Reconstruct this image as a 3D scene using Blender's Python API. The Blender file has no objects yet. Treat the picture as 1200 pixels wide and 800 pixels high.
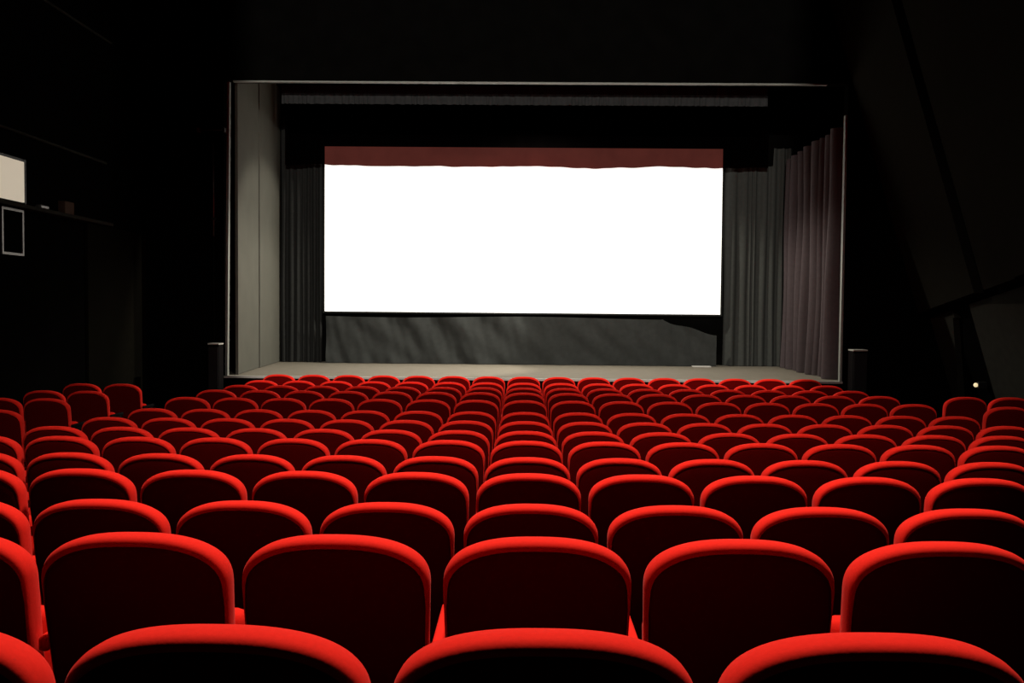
import bpy, bmesh, math, random
from mathutils import Vector, Matrix, noise
random.seed(7)
R = math.radians
scene = bpy.context.scene
C = scene.collection
scene.view_settings.view_transform = 'Standard'
scene.view_settings.look = 'None'

# ---------------------------------------------------------------- camera
ZC = 1.91
cam = bpy.data.cameras.new('camera'); cam.sensor_width = 36; cam.lens = 30.0
cam.clip_start = 0.05
cam_ob = bpy.data.objects.new('camera', cam); C.objects.link(cam_ob)
ROT = Matrix.Rotation(R(0.63), 4, 'Z') @ Matrix.Rotation(R(90 - 2.06), 4, 'X') @ Matrix.Rotation(R(0.5), 4, 'Z')
cam_ob.matrix_world = Matrix.Translation((0, 0, ZC)) @ ROT
scene.camera = cam_ob
def P(px, py, Y):
    """the point of the depth plane y = Y seen at a pixel of the 1200x800 photo"""
    d = ROT.to_3x3() @ Vector(((px - 600) / 1000, -(py - 400) / 1000, -1))
    return Vector((0, 0, ZC)) + d * (Y / d.y)
def PX(px, py, X):
    d = ROT.to_3x3() @ Vector(((px - 600) / 1000, -(py - 400) / 1000, -1))
    return Vector((0, 0, ZC)) + d * (X / d.x)

# ---------------------------------------------------------------- materials
def mat(name, col, rough=0.8, spec=0.3, metal=0.0, noise_scale=None, noise_amt=0.3, bump=0.0, sheen=0.0, sheen_col=None,
        emit=None, emit_s=0.0):
    m = bpy.data.materials.new(name); m.use_nodes = True
    nt = m.node_tree; b = nt.nodes['Principled BSDF']
    b.inputs['Base Color'].default_value = (*col, 1)
    b.inputs['Roughness'].default_value = rough
    b.inputs['Specular IOR Level'].default_value = spec
    b.inputs['Metallic'].default_value = metal
    if sheen:
        b.inputs['Sheen Weight'].default_value = sheen
        b.inputs['Sheen Roughness'].default_value = 0.4
        b.inputs['Sheen Tint'].default_value = (*(sheen_col or col), 1)
    if emit:
        b.inputs['Emission Color'].default_value = (*emit, 1)
        b.inputs['Emission Strength'].default_value = emit_s
    if noise_scale:
        tc = nt.nodes.new('ShaderNodeTexCoord'); n = nt.nodes.new('ShaderNodeTexNoise')
        n.inputs['Scale'].default_value = noise_scale; n.inputs['Detail'].default_value = 5
        nt.links.new(tc.outputs['Object'], n.inputs['Vector'])
        mx = nt.nodes.new('ShaderNodeMix'); mx.data_type = 'RGBA'
        mx.inputs[6].default_value = (*[c * (1 - noise_amt) for c in col], 1)
        mx.inputs[7].default_value = (*[min(1, c * (1 + noise_amt)) for c in col], 1)
        nt.links.new(n.outputs['Fac'], mx.inputs[0]); nt.links.new(mx.outputs[2], b.inputs['Base Color'])
        if bump:
            bp = nt.nodes.new('ShaderNodeBump'); bp.inputs['Strength'].default_value = bump; bp.inputs['Distance'].default_value = 0.01
            nt.links.new(n.outputs['Fac'], bp.inputs['Height']); nt.links.new(bp.outputs['Normal'], b.inputs['Normal'])
    return m
M = {}
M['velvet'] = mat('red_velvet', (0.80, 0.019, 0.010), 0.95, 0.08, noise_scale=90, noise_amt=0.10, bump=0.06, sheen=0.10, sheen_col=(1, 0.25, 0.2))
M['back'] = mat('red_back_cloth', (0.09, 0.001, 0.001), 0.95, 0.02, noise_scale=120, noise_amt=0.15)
M['shell'] = mat('black_seat_shell', (0.005, 0.004, 0.004), 0.9, 0.03, noise_scale=40)
M['metal'] = mat('dark_metal', (0.02, 0.02, 0.02), 0.5, 0.4, 0.6, noise_scale=30)
M['carpet'] = mat('dark_carpet', (0.010, 0.006, 0.006), 1.0, 0.05, noise_scale=60, noise_amt=0.5, bump=0.3)
M['black'] = mat('matt_black_paint', (0.0022, 0.0021, 0.0019), 1.0, 0.0, noise_scale=3, noise_amt=0.4)
M['wallpanel'] = mat('dark_acoustic_panel', (0.0105, 0.0100, 0.0078), 1.0, 0.0, noise_scale=8, noise_amt=0.25, bump=0.2)
M['dimpanel'] = mat('dim_brown_panel', (0.0055, 0.0050, 0.0036), 1.0, 0.0, noise_scale=8, noise_amt=0.25)
M['lowpanel'] = mat('dark_lower_panel', (0.021, 0.0205, 0.017), 1.0, 0.0, noise_scale=8, noise_amt=0.25, bump=0.2)
M['stage'] = mat('grey_stage_floor', (0.17, 0.15, 0.115), 0.8, 0.2, noise_scale=5, noise_amt=0.15)
M['trim'] = mat('pale_grey_trim', (0.20, 0.21, 0.185), 0.6, 0.3, noise_scale=6, noise_amt=0.15)
M['edge'] = mat('pale_stage_edge', (0.36, 0.35, 0.31), 0.6, 0.3, noise_scale=6, noise_amt=0.15)
M['sidepanel'] = mat('grey_flat', (0.088, 0.086, 0.070), 0.9, 0.1, noise_scale=2.2, noise_amt=0.14, bump=0.05)
M['drape'] = mat('black_drape', (0.014, 0.0145, 0.0135), 0.95, 0.1, noise_scale=14, noise_amt=0.25)
M['drapegrey'] = mat('charcoal_drape', (0.040, 0.042, 0.038), 0.95, 0.1, noise_scale=14, noise_amt=0.2)
M['drapeplum'] = mat('plum_grey_drape', (0.062, 0.048, 0.050), 0.95, 0.1, noise_scale=14, noise_amt=0.2)
M['skirt'] = mat('charcoal_skirt_cloth', (0.030, 0.032, 0.030), 0.95, 0.1, noise_scale=9, noise_amt=0.25)
M['pelmet'] = mat('grey_pelmet_cloth', (0.026, 0.027, 0.027), 0.95, 0.1, noise_scale=9, noise_amt=0.3)
M['paint'] = mat('pale_paint', (0.5, 0.48, 0.44), 0.6, 0.3, noise_scale=6, noise_amt=0.1)
M['steel'] = mat('grey_steel', (0.09, 0.085, 0.08), 0.4, 0.5, 0.7, noise_scale=9, noise_amt=0.2)
M['brown'] = mat('dim_brown_card', (0.05, 0.028, 0.018), 0.9, 0.1, noise_scale=9, noise_amt=0.3)

# the lit projection screen: slightly uneven warm white
def screen_mat():
    m = bpy.data.materials.new('lit_screen_cloth'); m.use_nodes = True
    nt = m.node_tree; b = nt.nodes['Principled BSDF']
    b.inputs['Base Color'].default_value = (0.8, 0.8, 0.78, 1); b.inputs['Roughness'].default_value = 0.9
    tc = nt.nodes.new('ShaderNodeTexCoord'); n = nt.nodes.new('ShaderNodeTexNoise'); n.inputs['Scale'].default_value = 0.7
    nt.links.new(tc.outputs['Object'], n.inputs['Vector'])
    mx = nt.nodes.new('ShaderNodeMix'); mx.data_type = 'RGBA'
    mx.inputs[6].default_value = (1.0, 0.955, 0.90, 1); mx.inputs[7].default_value = (1.0, 0.99, 0.95, 1)
    nt.links.new(n.outputs['Fac'], mx.inputs[0]); nt.links.new(mx.outputs[2], b.inputs['Emission Color'])
    b.inputs['Emission Strength'].default_value = 1.06
    return m
M['screen'] = screen_mat()
def header_mat():
    m = bpy.data.materials.new('sheer_black_cloth'); m.use_nodes = True
    nt = m.node_tree; nt.nodes.remove(nt.nodes['Principled BSDF']); out = nt.nodes['Material Output']
    t = nt.nodes.new('ShaderNodeBsdfTransparent'); d = nt.nodes.new('ShaderNodeBsdfDiffuse'); a = nt.nodes.new('ShaderNodeAddShader')
    n = nt.nodes.new('ShaderNodeTexNoise'); n.inputs['Scale'].default_value = 3
    tc = nt.nodes.new('ShaderNodeTexCoord'); nt.links.new(tc.outputs['Object'], n.inputs['Vector'])
    mx = nt.nodes.new('ShaderNodeMix'); mx.data_type = 'RGBA'
    mx.inputs[6].default_value = (0.048, 0.012, 0.010, 1); mx.inputs[7].default_value = (0.075, 0.018, 0.014, 1)
    nt.links.new(n.outputs['Fac'], mx.inputs[0]); nt.links.new(mx.outputs[2], t.inputs['Color'])
    d.inputs['Color'].default_value = (0.0004, 0.0003, 0.0003, 1)
    nt.links.new(t.outputs[0], a.inputs[0]); nt.links.new(d.outputs[0], a.inputs[1]); nt.links.new(a.outputs[0], out.inputs['Surface'])
    return m
M['header'] = header_mat()
M['litpanel'] = mat('lit_cream_panel', (0.6, 0.55, 0.45), 0.8, 0.1, noise_scale=1.5, noise_amt=0.05, emit=(1.0, 0.87, 0.67), emit_s=0.40)
M['lamp'] = mat('warm_lamp_glass', (0.8, 0.7, 0.5), 0.4, 0.3, noise_scale=9, noise_amt=0.05, emit=(1.0, 0.8, 0.45), emit_s=0.8)

# ---------------------------------------------------------------- helpers
def obj(name, bm, m, parent=None, smooth=False, loc=None):
    me = bpy.data.meshes.new(name)
    bmesh.ops.recalc_face_normals(bm, faces=bm.faces[:])
    bm.to_mesh(me); bm.free()
    if smooth:
        for p in me.polygons: p.use_smooth = True
    me.materials.append(m)
    o = bpy.data.objects.new(name, me); C.objects.link(o)
    if parent: o.parent = parent
    if loc is not None: o.location = loc
    return o
def tag(o, label, cat, group=None):
    o['label'] = label; o['category'] = cat
    if group: o['group'] = group
    return o
def thing(name, label, cat, loc=(0, 0, 0), rz=0, group=None):
    o = bpy.data.objects.new(name, None); C.objects.link(o); o.empty_display_size = 0.1
    o.location = loc; o.rotation_euler = (0, 0, rz)
    return tag(o, label, cat, group)
def struct(name, bm, m, smooth=False):
    o = obj(name, bm, m, None, smooth); o['kind'] = 'structure'; return o
def NB(): return bmesh.new()
def box(bm, x0, x1, y0, y1, z0, z1, bev=0.0):
    vs = [bm.verts.new((x, y, z)) for z in (z0, z1) for y in (y0, y1) for x in (x0, x1)]
    q = [(0,1,3,2),(4,6,7,5),(0,4,5,1),(2,3,7,6),(0,2,6,4),(1,5,7,3)]
    fs = [bm.faces.new([vs[i] for i in f]) for f in q]
    if bev:
        es = list({e for f in fs for e in f.edges})
        bmesh.ops.bevel(bm, geom=es, offset=bev, segments=3, affect='EDGES', profile=0.5)
    return vs
def hexa(bm, pts):
    """eight corners: bottom four then top four"""
    vs = [bm.verts.new(p) for p in pts]
    for f in [(0,3,2,1),(4,5,6,7),(0,1,5,4),(1,2,6,5),(2,3,7,6),(3,0,4,7)]: bm.faces.new([vs[i] for i in f])
def tube(bm, pts, r, n=8, closed=False):
    rings = []; pts = [Vector(p) for p in pts]; N = len(pts)
    for i, p in enumerate(pts):
        a = pts[i - 1] if (i > 0 or closed) else p
        b = pts[(i + 1) % N] if (i < N - 1 or closed) else p
        t = (b - a).normalized(); u = t.orthogonal() if abs(t.y) > 0.9 else t.cross(Vector((0, 1, 0)))
        u.normalize(); v = t.cross(u)
        rings.append([bm.verts.new(p + r * (math.cos(2*math.pi*k/n) * u + math.sin(2*math.pi*k/n) * v)) for k in range(n)])
    for i in range(N if closed else N - 1):
        A, B = rings[i], rings[(i + 1) % N]
        for k in range(n): bm.faces.new((A[k], A[(k+1) % n], B[(k+1) % n], B[k]))
    if not closed:
        bm.faces.new(rings[0][::-1]); bm.faces.new(rings[-1])

# ---------------------------------------------------------------- the seat
TOP, LEAN, T0 = 0.88, math.tan(R(9)), 0.0
def outline():
    a, b, n, ztop = 0.2575, 0.140, 2.45, TOP
    zc = ztop - b; pts = []
    for i in range(41):                                   # right end over the top to the left end
        t = math.pi * i / 40
        c, s = math.cos(t), math.sin(t)
        pts.append((a * math.copysign(abs(c) ** (2/n), c), zc + b * abs(s) ** (2/n)))
    def half(z): return a - 0.012 * (zc - z) / 0.4
    for z in (0.68, 0.60, 0.52, 0.44): pts.append((-half(z), z))
    r, zb = 0.07, 0.32
    for i in range(7):
        t = math.pi + math.pi / 2 * i / 6
        pts.append((-half(0.39) + r + r * math.cos(t), zb + r + r * math.sin(t)))
    for i in range(7):
        t = 1.5 * math.pi + math.pi / 2 * i / 6
        pts.append((half(0.39) - r + r * math.cos(t), zb + r + r * math.sin(t)))
    for z in (0.44, 0.52, 0.60, 0.68): pts.append((half(z), z))
    return pts
OUT = outline()
def inset(pts, d, grow=0.0):
    N = len(pts); res = []
    for i in range(N):
        x0, z0 = pts[i - 1]; x1, z1 = pts[(i + 1) % N]
        tx, tz = x1 - x0, z1 - z0; L = math.hypot(tx, tz) or 1
        k = min(1, max(0, (pts[i][1] - .68) / .17)); dd = d * (1 + grow * k * k * (3 - 2 * k))
        res.append((pts[i][0] - tz / L * dd, pts[i][1] + tx / L * dd))
    return res
def place(x, t, z):                                        # lean back and wrap a little around the sitter
    return (x, t + (TOP - z) * LEAN + 0.22 * x * x, z)
def loft(bm, prof, cap_first=False, cap_last=False):
    rings = [[bm.verts.new(place(x, t, z)) for x, z in inset(OUT, d, 1.9 if t < 0 else 0)] for d, t in prof]
    N = len(OUT)
    for A, B in zip(rings, rings[1:]):
        for k in range(N): bm.faces.new((A[k], A[(k+1) % N], B[(k+1) % N], B[k]))
    for do, ring in ((cap_first, rings[0]), (cap_last, rings[-1])):
        if do:
            cx = sum(v.co.x for v in ring) / N; cz = sum(v.co.z for v in ring) / N
            t = ring[0].co.y - (TOP - ring[0].co.z) * LEAN - 0.22 * ring[0].co.x ** 2
            inner = [bm.verts.new(place(cx + (v.co.x - cx) * .5, t, cz + (v.co.z - cz) * .5)) for v in ring]
            c = bm.verts.new(place(cx, t, cz))
            for k in range(N):
                bm.faces.new((ring[k], ring[(k+1) % N], inner[(k+1) % N], inner[k]))
                bm.faces.new((inner[k], inner[(k+1) % N], c))
SEATLAB = 'red velvet cinema seat'
def make_seat():
    t = thing('cinema_seat', SEATLAB, 'cinema seat')
    bm = NB()
    loft(bm, [(.0115, -.042), (.0098, -.0458), (.0078, -.0465), (.0052, -.0450), (.0025, -.040), (.0006, -.030), (0, -.010), (.002, .014), (.009, .030), (.020, .041), (.035, .047), (.055, .050)], cap_last=True)
    obj('backrest', bm, M['velvet'], t, True)
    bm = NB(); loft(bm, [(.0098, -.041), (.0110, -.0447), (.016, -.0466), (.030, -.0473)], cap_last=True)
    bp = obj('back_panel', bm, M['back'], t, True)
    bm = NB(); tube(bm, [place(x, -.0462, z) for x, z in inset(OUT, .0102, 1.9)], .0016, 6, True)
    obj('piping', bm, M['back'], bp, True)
    # seat cushion, tipped up low between the arms
    bm = NB(); box(bm, -.225, .225, 0, .36, -.045, .045, .035)
    mt = Matrix.Translation((0, .205, .225)) @ Matrix.Rotation(R(80), 4, 'X')
    bmesh.ops.transform(bm, matrix=mt, verts=bm.verts[:])
    cu = obj('seat_cushion', bm, M['velvet'], t, True)
    bm = NB(); box(bm, -.215, .215, .015, .345, -.066, -.046, .008)
    bmesh.ops.transform(bm, matrix=mt, verts=bm.verts[:])
    obj('seat_pan', bm, M['shell'], t)
    return t
def arm_parts(t, sx, m):
    bm = NB(); box(bm, sx - .0160, sx + .0160, .035, .36, .53, .575, .012)
    obj('armrest', bm, m, t, True)
    bm = NB()
    box(bm, sx - .0140, sx + .0140, .11, .33, .035, .532, .008)
    s = obj('side_support', bm, M['shell'], t)
    bm = NB(); box(bm, sx - .020, sx + .020, .08, .36, 0, .035, .006)
    obj('foot_plate', bm, M['metal'], s)
protos = {}
for key in ('in', 'left', 'right'):
    protos[key] = make_seat()
    arm_parts(protos[key], 0.275, M['shell'] if key == 'right' else M['velvet'])
    if key == 'left': arm_parts(protos[key], -0.275, M['shell'])
used = set()
def dup(root):
    if root.name not in used:
        used.add(root.name); return root
    r = root.copy(); C.objects.link(r)
    for ch in list(root.children):
        c = ch.copy(); C.objects.link(c); c.parent = r
        for g in ch.children:
            d = g.copy(); C.objects.link(d); d.parent = c
    return r
# measured drop of each row's seat tops under the eye; the floor is raked at the back and level by the stage
HD = [.521, .613, .731, .79, .869, .911, .971, 1.011, 1.035, 1.012, 1.014, 1.035, 1.045, 1.028]
D0, PITCH, SX, X0 = 1.375, 0.92, 0.55, 0.043
def row_y(n): return D0 + PITCH * n + (.022 if n == 0 else 0)
def row_z(n): 
    py = 364 + 1000 * HD[n] / (1.43 + .92 * n)
    return ZC - math.tan(math.atan((py - 400) / 1000) + R(2.06)) * (row_y(n) + .036) - TOP
RNG = {0: (-2, 1), 1: (-3, 2), 2: (-4, 3), 3: (-5, 4), 4: (-6, 5), 5: (-7, 6), 6: (-7, 7)}
ORD = ['', 'second', 'third', 'fourth', 'fifth', 'sixth', 'seventh', 'eighth']
def row_words(n):
    if n == 0: return 'row nearest the viewer'
    if n <= 6: return ORD[n] + ' row from the viewer'
    if n == 13: return 'row right below the stage'
    return ORD[13 - n] + ' row from the stage'
def col_words(i, N):
    if i < N - 1 - i or (i == N - 1 - i):
        return 'leftmost' if i == 0 else ORD[i] + ' from left'
    j = N - 1 - i
    return 'rightmost' if j == 0 else ORD[j] + ' from right'
def seat(x, y, z, label, group, end='in'):
    o = dup(protos[end])
    o.location = (x, y, z); o['label'] = label; o['group'] = group; o['category'] = 'cinema seat'
    return o
for n in range(14):
    k0, k1 = RNG.get(n, (-7, 8)); N = k1 - k0 + 1
    for k in range(k0, k1 + 1):
        lab = "red velvet cinema seat, %s of the main block's %s" % (col_words(k - k0, N), row_words(n))
        seat(X0 + SX * k + (.006 if n == 1 else 0), row_y(n), row_z(n), lab, 'red velvet seats in the main block', 'left' if k == k0 else 'right' if k == 8 else 'in')
SIDE_L = [(8, -5.42, 'dim red seat at the left picture edge, nearest of the left wall block', 'right'),
          (9, -5.42, 'dim red seat on the aisle in the second nearest row of left wall block', 'right'),
          (9, -5.97, 'dim red seat at the left picture edge, second nearest row of left wall block', 'left'),
          (10, -5.42, 'dim red seat on the aisle in the third nearest row of left wall block', 'right'),
          (10, -5.97, 'dim red seat next to the wall in the third nearest row of left wall block', 'left'),
          (11, -5.42, 'dim red seat on the aisle in the front row of the left wall block', 'right'),
          (11, -5.97, 'dim red seat half hidden in the front row of the left wall block', 'left')]
for n, x, lab, e in SIDE_L:
    seat(x, row_y(n), row_z(n) - (0.03 if n in (8, 9, 10) else 0.0), lab, 'red seats by the left wall', e)
SIDE_R = [(9, 5.50, 'dim red seat at the right picture edge, nearest of the right wall block', 'left'),
          (10, 5.50, 'dim red seat on the aisle in the front row of the right wall block', 'left'),
          (10, 6.05, 'dim red seat half hidden in the front row of the right wall block', 'right')]
for n, x, lab, e in SIDE_R:
    seat(x, row_y(n), row_z(n) - (0.02 if n == 9 else 0), lab, 'red seats by the right wall', e)

# ---------------------------------------------------------------- room
YF = 14.6            # front wall / stage edge
YB = 18.7            # back of the stage
XL = -6.47
zst = P(611, 443.5, YF).z
CEIL = 7.6
# raked floor: level terraces under each row, aisles included
bm = NB()
prof = [(-2.6, row_z(0))]
for n in range(14):
    y = row_y(n); z = row_z(n)
    prof += [(y - .30, z), (y + .50, z)]
prof += [(YF + .3, row_z(13))]
A = [(bm.verts.new((XL - .4, y, z)), bm.verts.new((8.4, y, z))) for y, z in prof]
B = [(bm.verts.new((XL - .4, y, -.4)), bm.verts.new((8.4, y, -.4))) for y, z in prof]
for i in range(len(A) - 1):
    bm.faces.new((A[i][0], A[i][1], A[i+1][1], A[i+1][0]))
    bm.faces.new((A[i][0], A[i+1][0], B[i+1][0], B[i][0])); bm.faces.new((A[i+1][1], A[i][1], B[i][1], B[i+1][1]))
bm.faces.new((A[0][0], B[0][0], B[0][1], A[0][1])); bm.faces.new((A[-1][1], B[-1][1], B[-1][0], A[-1][0]))
struct('floor', bm, M['carpet'])
bm = NB(); box(bm, XL - .3, 8.4, -2.6, YB + 1, CEIL, CEIL + .2); struct('ceiling', bm, M['black'])
bm = NB(); box(bm, XL - .3, XL, -2.6, YF + .3, -.3, CEIL); struct('wall_left', bm, M['black'])
# right wall leans inwards as it rises
LEANW = 0.31
def wx(z, off=0.0): return P(1083, 362, YF).x - LEANW * (z - ZC) - off
def lean_slab(bm, y0, y1, za, zb, thick, off, za2=None):
    """slab on the leaning wall between depths y0<y1; bottom height za at y1 and za2 at y0"""
    za2 = za if za2 is None else za2
    hexa(bm, [(wx(za2, off), y0, za2), (wx(za2, off) + thick, y0, za2), (wx(za, off) + thick, y1, za), (wx(za, off), y1, za),
              (wx(zb, off), y0, zb), (wx(zb, off) + thick, y0, zb), (wx(zb, off) + thick, y1, zb), (wx(zb, off), y1, zb)])
bm = NB(); lean_slab(bm, -2.6, YF + .3, -.3, CEIL, .3, -.16); struct('wall_right', bm, M['black'])

# front wall with the proscenium opening (left, right, above, and the stage face below)
pl0, pl1 = P(270.5, 300, YF), P(986, 300, YF)
xl, xr = pl0.x, pl1.x
ztop = P(611, 98, YF).z
bm = NB()
box(bm, XL - .3, xl - .12, YF, YF + .2, -.3, CEIL)
box(bm, xr + .06, 8.4, YF, YF + .2, -.3, CEIL)
box(bm, xl - .12, xr + .06, YF, YF + .2, ztop + .03, CEIL)
struct('wall_front', bm, M['black'])
bm = NB(); box(bm, xl - .12, xr + .06, YF + .02, YB + .3, -.3, zst - .04); struct('wall_stage', bm, M['black'])
bm = NB(); box(bm, xl - .6, 7.6, YF + .02, YB + .3, zst - .04, zst); struct('floor_stage', bm, M['stage'])
bm = NB(); box(bm, xl - .9, 7.6, YB + .1, YB + .3, zst, CEIL); struct('wall_back', bm, M['black'])
bm = NB(); box(bm, 7.2, 7.5, YF + .2, YB + .3, zst, CEIL); struct('wall_stage_right', bm, M['black'])
bm = NB(); box(bm, xl - .9, xl - .55, YF + .2, YB + .3, zst - .3, CEIL); struct('wall_stage_left', bm, M['black'])
# trims
bm = NB(); box(bm, xl - .12, xr + .06, YF - .03, YF + .03, zst - .035, zst + .006, .004); struct('trim_1', bm, M['edge'])
bm = NB(); hexa(bm, [(xl - .095, YF - .03, zst), (xl - .055, YF - .03, zst), (xl - .055, YF + .05, zst), (xl - .095, YF + .05, zst),
                     (xl - .045, YF - .03, ztop), (xl - .005, YF - .03, ztop), (xl - .005, YF + .05, ztop), (xl - .045, YF + .05, ztop)])
struct('trim_2', bm, M['trim'])
bm = NB(); hexa(bm, [(xr + .008, YF - .03, zst), (xr + .044, YF - .03, zst), (xr + .044, YF + .05, zst), (xr + .008, YF + .05, zst),
                     (xr + .008, YF - .03, ztop - .5), (xr + .044, YF - .03, ztop - .5), (xr + .044, YF + .05, ztop - .5), (xr + .008, YF + .05, ztop - .5)])
struct('trim_3', bm, M['trim'])
bm = NB(); box(bm, xl + .05, xr - .3, YF - .02, YF + .05, ztop, ztop + .024, .004); struct('trim_4', bm, M['trim'])

# ---------------------------------------------------------------- stage dressing
def curtain(name, p0, p1, z0, z1, folds, amp, m, label, cat='curtain', seed=0, top=None, group=None, nz=14, flare=0.35, parent=None):
    rnd = random.Random(seed); bm = NB()
    p0, p1 = Vector((*p0, 0)), Vector((*p1, 0)); d = p1 - p0; L = d.length; d.normalize(); nrm = Vector((-d.y, d.x, 0))
    NX = folds * 12; wd = [rnd.uniform(.45, 1.7) for _ in range(folds)]; W = sum(wd); cum = [0]
    for q_ in wd: cum.append(cum[-1] + q_ / W)
    phase = [rnd.uniform(-.6, .6) for _ in range(folds + 2)]; am = [rnd.uniform(.45, 1.2) for _ in range(folds + 2)]
    grid = []
    for j in range(nz + 1):
        v = j / nz; row = []
        for i in range(NX + 1):
            u = i / NX; k = min(folds - 1, max(0, sum(1 for c_ in cum if c_ <= u) - 1)); f = k + min(1, (u - cum[k]) / (cum[k + 1] - cum[k])); w = f - k
            ph = phase[k] * (1 - w) + phase[k + 1] * w; a = am[k] * (1 - w) + am[k + 1] * w
            s = math.sin(2 * math.pi * f + ph * (1 + .5 * v))
            off = amp * a * (math.copysign(abs(s) ** .7, s)) * (1 - flare * v) + amp * .5 * noise.noise((u * 3, v * 1.5, seed))
            zt = top(u) if top else z1
            p = p0 + d * (L * u + amp * .4 * noise.noise((u * 9, v * 2, seed + 5))) + nrm * off
            row.append(bm.verts.new((p.x, p.y, z0 + (zt - z0) * v)))
        grid.append(row)
    for a, b in zip(grid, grid[1:]):
        for i in range(NX): bm.faces.new((a[i], a[i+1], b[i+1], b[i]))
    o = obj(name, bm, m, parent, True)
    if label: tag(o, label, cat, group)
    return o
zg = zst + .01
CT = P(920, 195, YB).z
# screen
YS = YB - .25
s0, s1 = P(380.5, 366, YS), P(844, 367, YS)
zs0 = P(611, 366.5, YS).z; zs1 = P(611, 173, YS).z
t = thing('projection_screen', 'wide brightly lit white projection screen at the back of the stage', 'screen', (0, YS, zs0))
bm = NB(); box(bm, s0.x, s1.x, .0, .02, 0, zs1 - zs0); obj('screen_sheet', bm, M['screen'], t)
bm = NB(); w = .035
box(bm, s0.x - w, s1.x + w, -.02, .03, -w, 0); box(bm, s0.x - w, s0.x, -.02, .03, 0, zs1 - zs0); box(bm, s1.x, s1.x + w, -.02, .03, 0, zs1 - zs0)
box(bm, s0.x - w, s1.x + w, -.02, .03, zs1 - zs0, zs1 - zs0 + w)
obj('frame', bm, M['drape'], t)
# sheer black border cloth hanging in front of the screen's top edge
YBD = YB - .55
b0, b1 = P(334, 194, YBD), P(900, 194, YBD); zb_lo = P(611, 195, YBD).z; zb_hi = CEIL - .02
bm = NB(); NX, NZ = 220, 10; grid = []
for j in range(NZ + 1):
    v = j / NZ; row = []
    for i in range(NX + 1):
        u = i / NX; x = b0.x + (b1.x - b0.x) * u
        dz = .045 * noise.noise((u * 7, 0, 3)) + .02 * noise.noise((u * 24, 0, 9)) - .012 * math.sin(u * 3.14)
        y = YBD + .018 * math.sin(u * 150 + 2 * noise.noise((u * 9, v, 4))) + .02 * noise.noise((u * 20, v * 2, 1))
        row.append(bm.verts.new((x, y, zb_lo + dz * (1 - v) + (zb_hi - zb_lo) * v)))
    grid.append(row)
for a, b in zip(grid, grid[1:]):
    for i in range(NX): bm.faces.new((a[i], a[i+1], b[i+1], b[i]))
tag(obj('stage_border', bm, M['header'], None, True), 'sheer black border cloth over the top of the screen, glowing maroon against it', 'cloth')
# skirt under the screen, its right end sagging
k0, k1 = P(383, 420, YS), P(838, 420, YS)
zk = P(611, 372, YS).z
def sktop(u):
    if u < .86: return zk - .02 * math.sin(u * 9)
    q = (u - .86) / .14
    return zk - .34 * (q ** .8) - .02 * math.sin(q * 9)
def skirt():
    bm = NB(); NX, NZ = 260, 16; grid = []
    for j in range(NZ + 1):
        v = j / NZ; row = []
        for i in range(NX + 1):
            u = i / NX; x = k0.x + (k1.x - k0.x) * u
            y = YS - .10 + .06 * noise.noise((u * 16 + v * 2.2, v * .8, 2)) + .022 * noise.noise((u * 55 + v * 2, v * 2, 6)) + .02 * math.sin(u * 60 + 4 * v + 3 * noise.noise((u * 5, v, 1)))
            row.append(bm.verts.new((x, y, zg + (sktop(u) - zg) * v)))
        grid.append(row)
    for a, b in zip(grid, grid[1:]):
        for i in range(NX): bm.faces.new((a[i], a[i+1], b[i+1], b[i]))
    return obj('screen_skirt', bm, M['skirt'], None, True)
tag(skirt(), 'creased charcoal cloth hanging below the white screen, sagging at its right end', 'cloth')
# pleated drapes
c0, c1 = P(331.5, 300, YB), P(379, 300, YB)
curtain('stage_curtain', (c0.x, YB - .12), (c1.x, YB - .12), zg, P(611, 140, YB).z, 7, .055, M['drape'], 'black pleated curtain between the grey side flat and the screen', seed=1, group='stage curtains')
c0, c1 = P(847, 300, YB), P(924, 300, YB)
curtain('stage_curtain', (c0.x, YB - .12), (c1.x, YB - .12), zg, CT, 8, .065, M['drapegrey'], 'charcoal pleated curtain hanging right beside the screen', seed=2, group='stage curtains',
        top=lambda u: CT + (0.38 if u > .72 else 0) - .02)
c0, c1 = P(920, 300, YB - .3), P(983, 300, YF + .35)
curtain('stage_curtain', (c0.x + .02, YB - .35), (c1.x, YF + .38), zg, CT + .05, 8, .20, M['drapeplum'], 'plum grey pleated curtain along the right side of the stage', seed=3, group='stage curtains', nz=18)
b0, b1 = P(330, 110, YF + .9), P(900, 110, YF + .9)
curtain('stage_valance', (b0.x, YF + .9), (b1.x, YF + .9), P(611, 123, YF + .9).z, P(611, 101, YF + .9).z, 70, .018, M['pelmet'], 'narrow gathered valance under the top edge of the stage opening', cat='valance', seed=4, nz=4)
# grey flats on the left of the stage
def flat(name, qa, qb, label):
    (xa, ya), (xb, yb) = qa, qb
    zt = P(611, 40, YF + .3).z
    bm = NB(); hexa(bm, [(xa - .05, ya, zg), (xa, ya, zg), (xb, yb, zg), (xb - .05, yb, zg), (xa - .05, ya, zt), (xa, ya, zt), (xb, yb, zt), (xb - .05, yb, zt)])
    return tag(obj(name, bm, M['sidepanel'], None), label, 'panel', 'grey flats on the left of the stage')
f0, f1, f2 = P(279, 300, YF + .25), P(303.5, 300, YF + 2.05), P(328, 300, YB - .05)
flat('stage_flat', (f0.x, YF + .25), (f1.x, YF + 2.03), 'tall grey flat at the left stage edge, nearer of the two')
flat('stage_flat', (f1.x + .015, YF + 2.06), (f2.x, YB - .02), 'tall grey flat next to the black curtain, further of the two')
# pale strip on the stage floor
q = P(822, 429.5, YB - .55)
bm = NB(); box(bm, q.x - .19, q.x + .19, YB - .62, YB - .48, zst, zst + .025, .004)
tag(obj('wooden_strip', bm, M['paint']), 'short pale strip lying on the stage floor right below the screen', 'strip')

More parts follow.
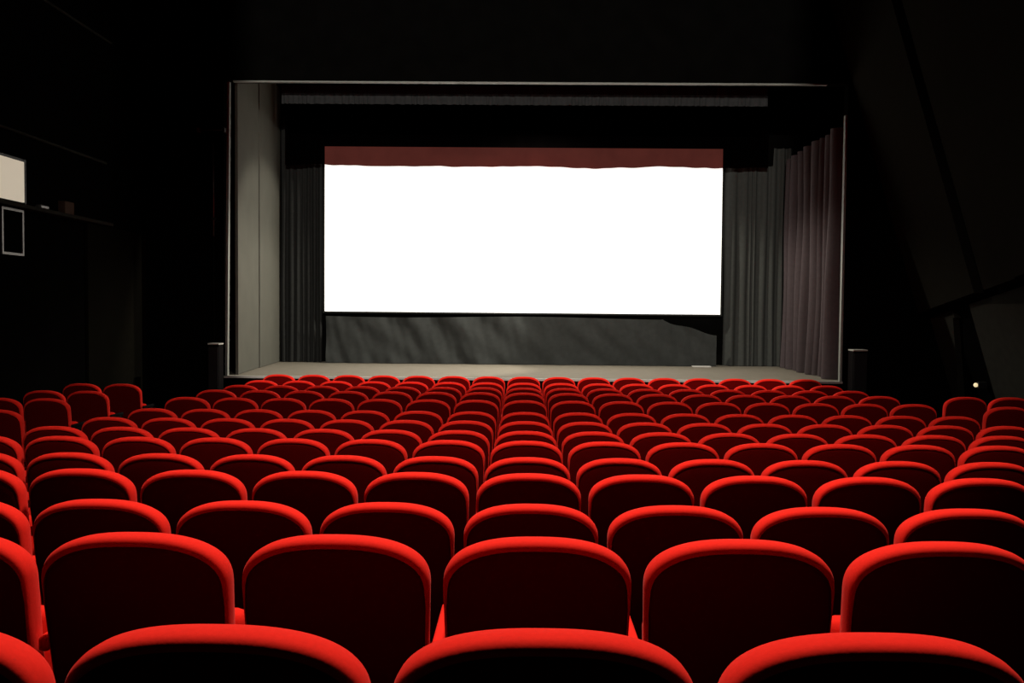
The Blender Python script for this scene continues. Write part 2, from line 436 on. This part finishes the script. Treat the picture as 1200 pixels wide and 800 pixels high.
# ---------------------------------------------------------------- loudspeakers beside the stage
def speaker(px0, px1, pyt, label):
    a, b = P(px0, pyt, YF - .35), P(px1, pyt, YF - .35); fz = row_z(13); h = a.z - fz; w = b.x - a.x
    t = thing('loudspeaker', label, 'loudspeaker', ((a.x + b.x) / 2, YF - .25, fz), 0, 'column loudspeakers beside the stage')
    bm = NB(); box(bm, -w/2, w/2, -.1, .12, .05, h - .012, .008); obj('cabinet', bm, M['shell'], t)
    bm = NB(); box(bm, -w/2 + .012, w/2 - .012, -.112, -.1, .3, h - .05, .004); obj('grille', bm, M['metal'], t)
    bm = NB(); box(bm, -w/2, w/2, -.11, .13, h - .012, h + .012, .004); o = obj('top_cap', bm, M['edge'], t); o['label'] = 'pale top edge'
    bm = NB(); box(bm, -w/2 - .05, w/2 + .05, -.16, .18, 0, .05, .01); obj('base', bm, M['metal'], t)
speaker(243.5, 256.5, 403, 'black column loudspeaker left of the stage opening')
speaker(1000, 1017, 410.5, 'black column loudspeaker right of the stage opening')
# thin conduit on the front wall, left of the opening
a, b = P(250, 168, YF - .05), P(250, 277, YF - .05)
t = thing('conduit_pipe', 'thin grey vertical pipe on the dark wall left of the stage', 'pipe', (a.x, YF - .05, b.z))
bm = NB(); tube(bm, [(0, 0, 0), (0, 0, a.z - b.z)], .014, 10); obj('pipe', bm, M['steel'], t, True)
bm = NB(); tube(bm, [(0, 0, row_z(13) - b.z), (0, 0, 0)], .014, 10); o = obj('lower_pipe', bm, M['black'], t, True); o['label'] = 'lower run coloured black as if unlit'  # lower run added in black, its colour standing for the darkness there
for zz in (.3, a.z - b.z - .15):
    bm = NB(); box(bm, -.03, .03, -.02, .05, zz - .02, zz + .02, .004); obj('bracket', bm, M['metal'], t)
a, b = P(231, 152, YF - .1), P(264, 153, YF - .1)
t = thing('lamp_bar', 'short dark bar with clamps above the thin pipe left of stage', 'bar', (a.x, YF - .1, a.z))
bm = NB(); tube(bm, [(0, 0, 0), (b.x - a.x, 0, 0)], .012, 10); obj('bar', bm, M['metal'], t, True)
for xx in (0.02, b.x - a.x - .02):
    bm = NB(); box(bm, xx - .02, xx + .02, -.03, .1, -.035, .035, .006); obj('clamp', bm, M['steel'], t)

# ---------------------------------------------------------------- left wall
def on_left(px, py, off=0.0): return PX(px, py, XL + off)
def rail(p, q, r, name, m, label):
    bm = NB(); tube(bm, [p, q], r, 8)
    return tag(obj(name, bm, m, None, True), label, 'rail')
lg = on_left(27, 241, .02)
bm = NB(); box(bm, XL, XL + .14, 9.2, 13.2, lg.z - .05, lg.z, .006)
tag(obj('wall_ledge', bm, M['lowpanel']), 'narrow dark ledge along the left wall below the pale panel', 'ledge')
p = on_left(45, 163, .03); rail((XL + .03, 9.3, p.z), (XL + .03, 13.2, p.z), .02, 'wall_rail', M['lowpanel'], 'dim rail on the left wall above the pale lit panel')
p = on_left(80, 18, .03); rail((XL + .03, 9.3, p.z), (XL + .03, 13.4, p.z), .02, 'wall_rail', M['lowpanel'], 'dim rail high on the left wall near the ceiling')
pa = on_left(27, 190, .02); pb = on_left(27, 239, .02)
t = thing('light_panel', 'pale cream lit panel high on the left wall at the picture edge', 'panel', (XL + .004, pa.y - .45, pb.z))
bm = NB(); box(bm, .0, .03, -.45, .45, 0.02, pa.z - pb.z); obj('face', bm, M['litpanel'], t)
bm = NB(); box(bm, 0, .04, .45, .475, 0.0, pa.z - pb.z + .03); box(bm, 0, .04, -.475, .45, pa.z - pb.z, pa.z - pb.z + .03); box(bm, 0, .04, -.475, -.45, 0, pa.z - pb.z)
obj('rim', bm, M['metal'], t)
fa, fb = on_left(27, 243, .02), on_left(27, 300, .02); fc = on_left(2, 300, .02)
t = thing('wall_frame', 'thin grey empty frame on the left wall right under the pale panel', 'frame', (XL, (fa.y + fc.y) / 2, fb.z))
hh = (fa.y - fc.y) / 2; H = lg.z - .06 - fb.z
bm = NB(); w = .03
box(bm, .005, .03, -hh, hh, 0, w); box(bm, .005, .03, -hh, hh, H - w, H); box(bm, .005, .03, -hh, -hh + w, w, H - w); box(bm, .005, .03, hh - w, hh, w, H - w)
obj('border', bm, M['steel'], t)
bm = NB(); box(bm, 0.0, .012, -hh + w, hh - w, w, H - w); obj('backing', bm, M['black'], t)
q = on_left(78, 246, .08)
bm = NB(); box(bm, -.05, .05, -.12, .12, 0, .17, .006); tag(obj('carton', bm, M['brown'], None, False, (XL + .075, q.y, lg.z)), 'small dim brown carton standing on the left wall ledge', 'box')
q = on_left(50, 244, .08)
bm = NB(); box(bm, -.04, .04, -.10, .10, 0, .05, .012); tag(obj('small_case', bm, M['steel'], None, False, (XL + .075, q.y, lg.z)), 'small grey case lying on the left wall ledge', 'box')
# plain lower panel faintly seen at the front end
bm = NB(); box(bm, XL + .003, XL + .04, 12.6, YF - .05, row_z(13), P(150, 275, YF).z); tag(obj('side_panel', bm, M['dimpanel']), 'dim brown upright panel at the front end of the left wall', 'panel')

# ---------------------------------------------------------------- right wall panels
def wall_y(px, py):
    """depth where the ray through a pixel meets the leaning right wall"""
    d = ROT.to_3x3() @ Vector(((px - 600) / 1000, -(py - 400) / 1000, -1)); X = P(1083, 362, YF).x
    s = X / (d.x + LEANW * d.z); return s * d.y
g1 = (wall_y(1066, 60) + wall_y(1158, 322)) / 2
g2 = (wall_y(1110, 60) + wall_y(1198, 270)) / 2
zb1 = ZC + .02; slope = (P(1195, 327, wall_y(1195, 327)).z - zb1) / (YF - wall_y(1195, 327))
def zb(y): return zb1 + slope * (YF - y)
for y0, y1, off, mm, lab in ((g1 + .12, YF - .02, .12, 'wallpanel', 'large leaning dark acoustic panel on right wall nearest the stage'),
                         (g2 + .02, g1 - .12, .10, 'wallpanel', 'narrow leaning dark acoustic panel in the middle of right wall'),
                         (7.5, g2 - .02, .16, 'wallpanel', 'leaning dark acoustic panel at the right picture edge')):
    bm = NB(); lean_slab(bm, y0, y1, zb(y1), CEIL - .05, .14, off - .02, zb(y0))
    tag(obj('acoustic_panel', bm, M[mm]), lab, 'panel', 'leaning acoustic panels on the right wall')
l1, l2 = wall_y(1122, 400), wall_y(1143, 400)
for y0, y1, lab in ((l1, YF - .05, 'dark lower wall panel nearest the stage under the leaning panels'), (8.2, l2, 'dark lower wall panel behind the right wall seats')):
    bm = NB(); lean_slab(bm, y0, y1, row_z(13) + .0, zb(y1) - .08, .12, -.06, zb(y0) - .08)
    tag(obj('lower_wall_panel', bm, M['lowpanel']), lab, 'panel', 'lower panels on the right wall')
yl = wall_y(1145, 451); q = P(1145, 451, yl)
t = thing('wall_light', 'tiny warm aisle lamp glowing on the right wall above the seats', 'lamp', (q.x - .02, yl, q.z))
bm = NB(); box(bm, 0.02, .16, -.05, .05, -.05, .05, .008); obj('housing', bm, M['metal'], t)
bm = NB(); bmesh.ops.create_uvsphere(bm, u_segments=16, v_segments=10, radius=.034); obj('bulb', bm, M['lamp'], t, True)

# ---------------------------------------------------------------- light
def area(name, loc, target, size, power, col=(1, .95, .88), spread=180, shape='DISK', sy=None):
    l = bpy.data.lights.new(name, 'AREA'); l.shape = shape; l.size = size; l.energy = power; l.color = col; l.spread = R(spread)
    if sy: l.size_y = sy
    o = bpy.data.objects.new(name, l); C.objects.link(o); o.location = loc
    o.rotation_euler = (Vector(target) - Vector(loc)).to_track_quat('-Z', 'Y').to_euler()
    return o
area('house_light', (0.1, 3.3, 7.2), (0.1, 4.6, 0), .8, 330, spread=140)
def spot(name, loc, target, angle, blend, power, col, radius):
    l = bpy.data.lights.new(name, 'SPOT'); l.spot_size = R(angle); l.spot_blend = blend; l.energy = power; l.color = col; l.shadow_soft_size = radius
    o = bpy.data.objects.new(name, l); C.objects.link(o); o.location = loc
    o.rotation_euler = (Vector(target) - Vector(loc)).to_track_quat('-Z', 'Y').to_euler()
spot('stage_light', (0.3, 16.4, ZC + 4.5), (0.3, 16.5, 0), 132, .3, 1350, (1, .94, .82), .12)
spot('flat_fill_light', (4.9, 15.8, ZC + 4.4), (-5.1, 17.3, ZC - 1.2), 44, .3, 2600, (1, .95, .84), .05)  # added fill spot, brightens the lower part of the left flats
spot('projector_light', (0.0, -3.0, 5.6), (0.2, YF, 3.6), 60, .1, 8500, (1, .93, .86), .008)
# rear wall added out of view; its port is shaped to clip the projector beam
bm = NB(); px0, px1, pz0, pz1 = -.134, .132, 5.6 - .158, 5.68
box(bm, XL - .3, 8.4, -2.6, -2.5, -.3, pz0); box(bm, XL - .3, 8.4, -2.6, -2.5, pz1, CEIL)
box(bm, XL - .3, px0, -2.6, -2.5, pz0, pz1); box(bm, px1, 8.4, -2.6, -2.5, pz0, pz1)
struct('wall_rear', bm, M['black'])
w = bpy.data.worlds.new('world'); scene.world = w; w.use_nodes = True
w.node_tree.nodes['Background'].inputs[0].default_value = (0.0, 0.0, 0.0, 1)
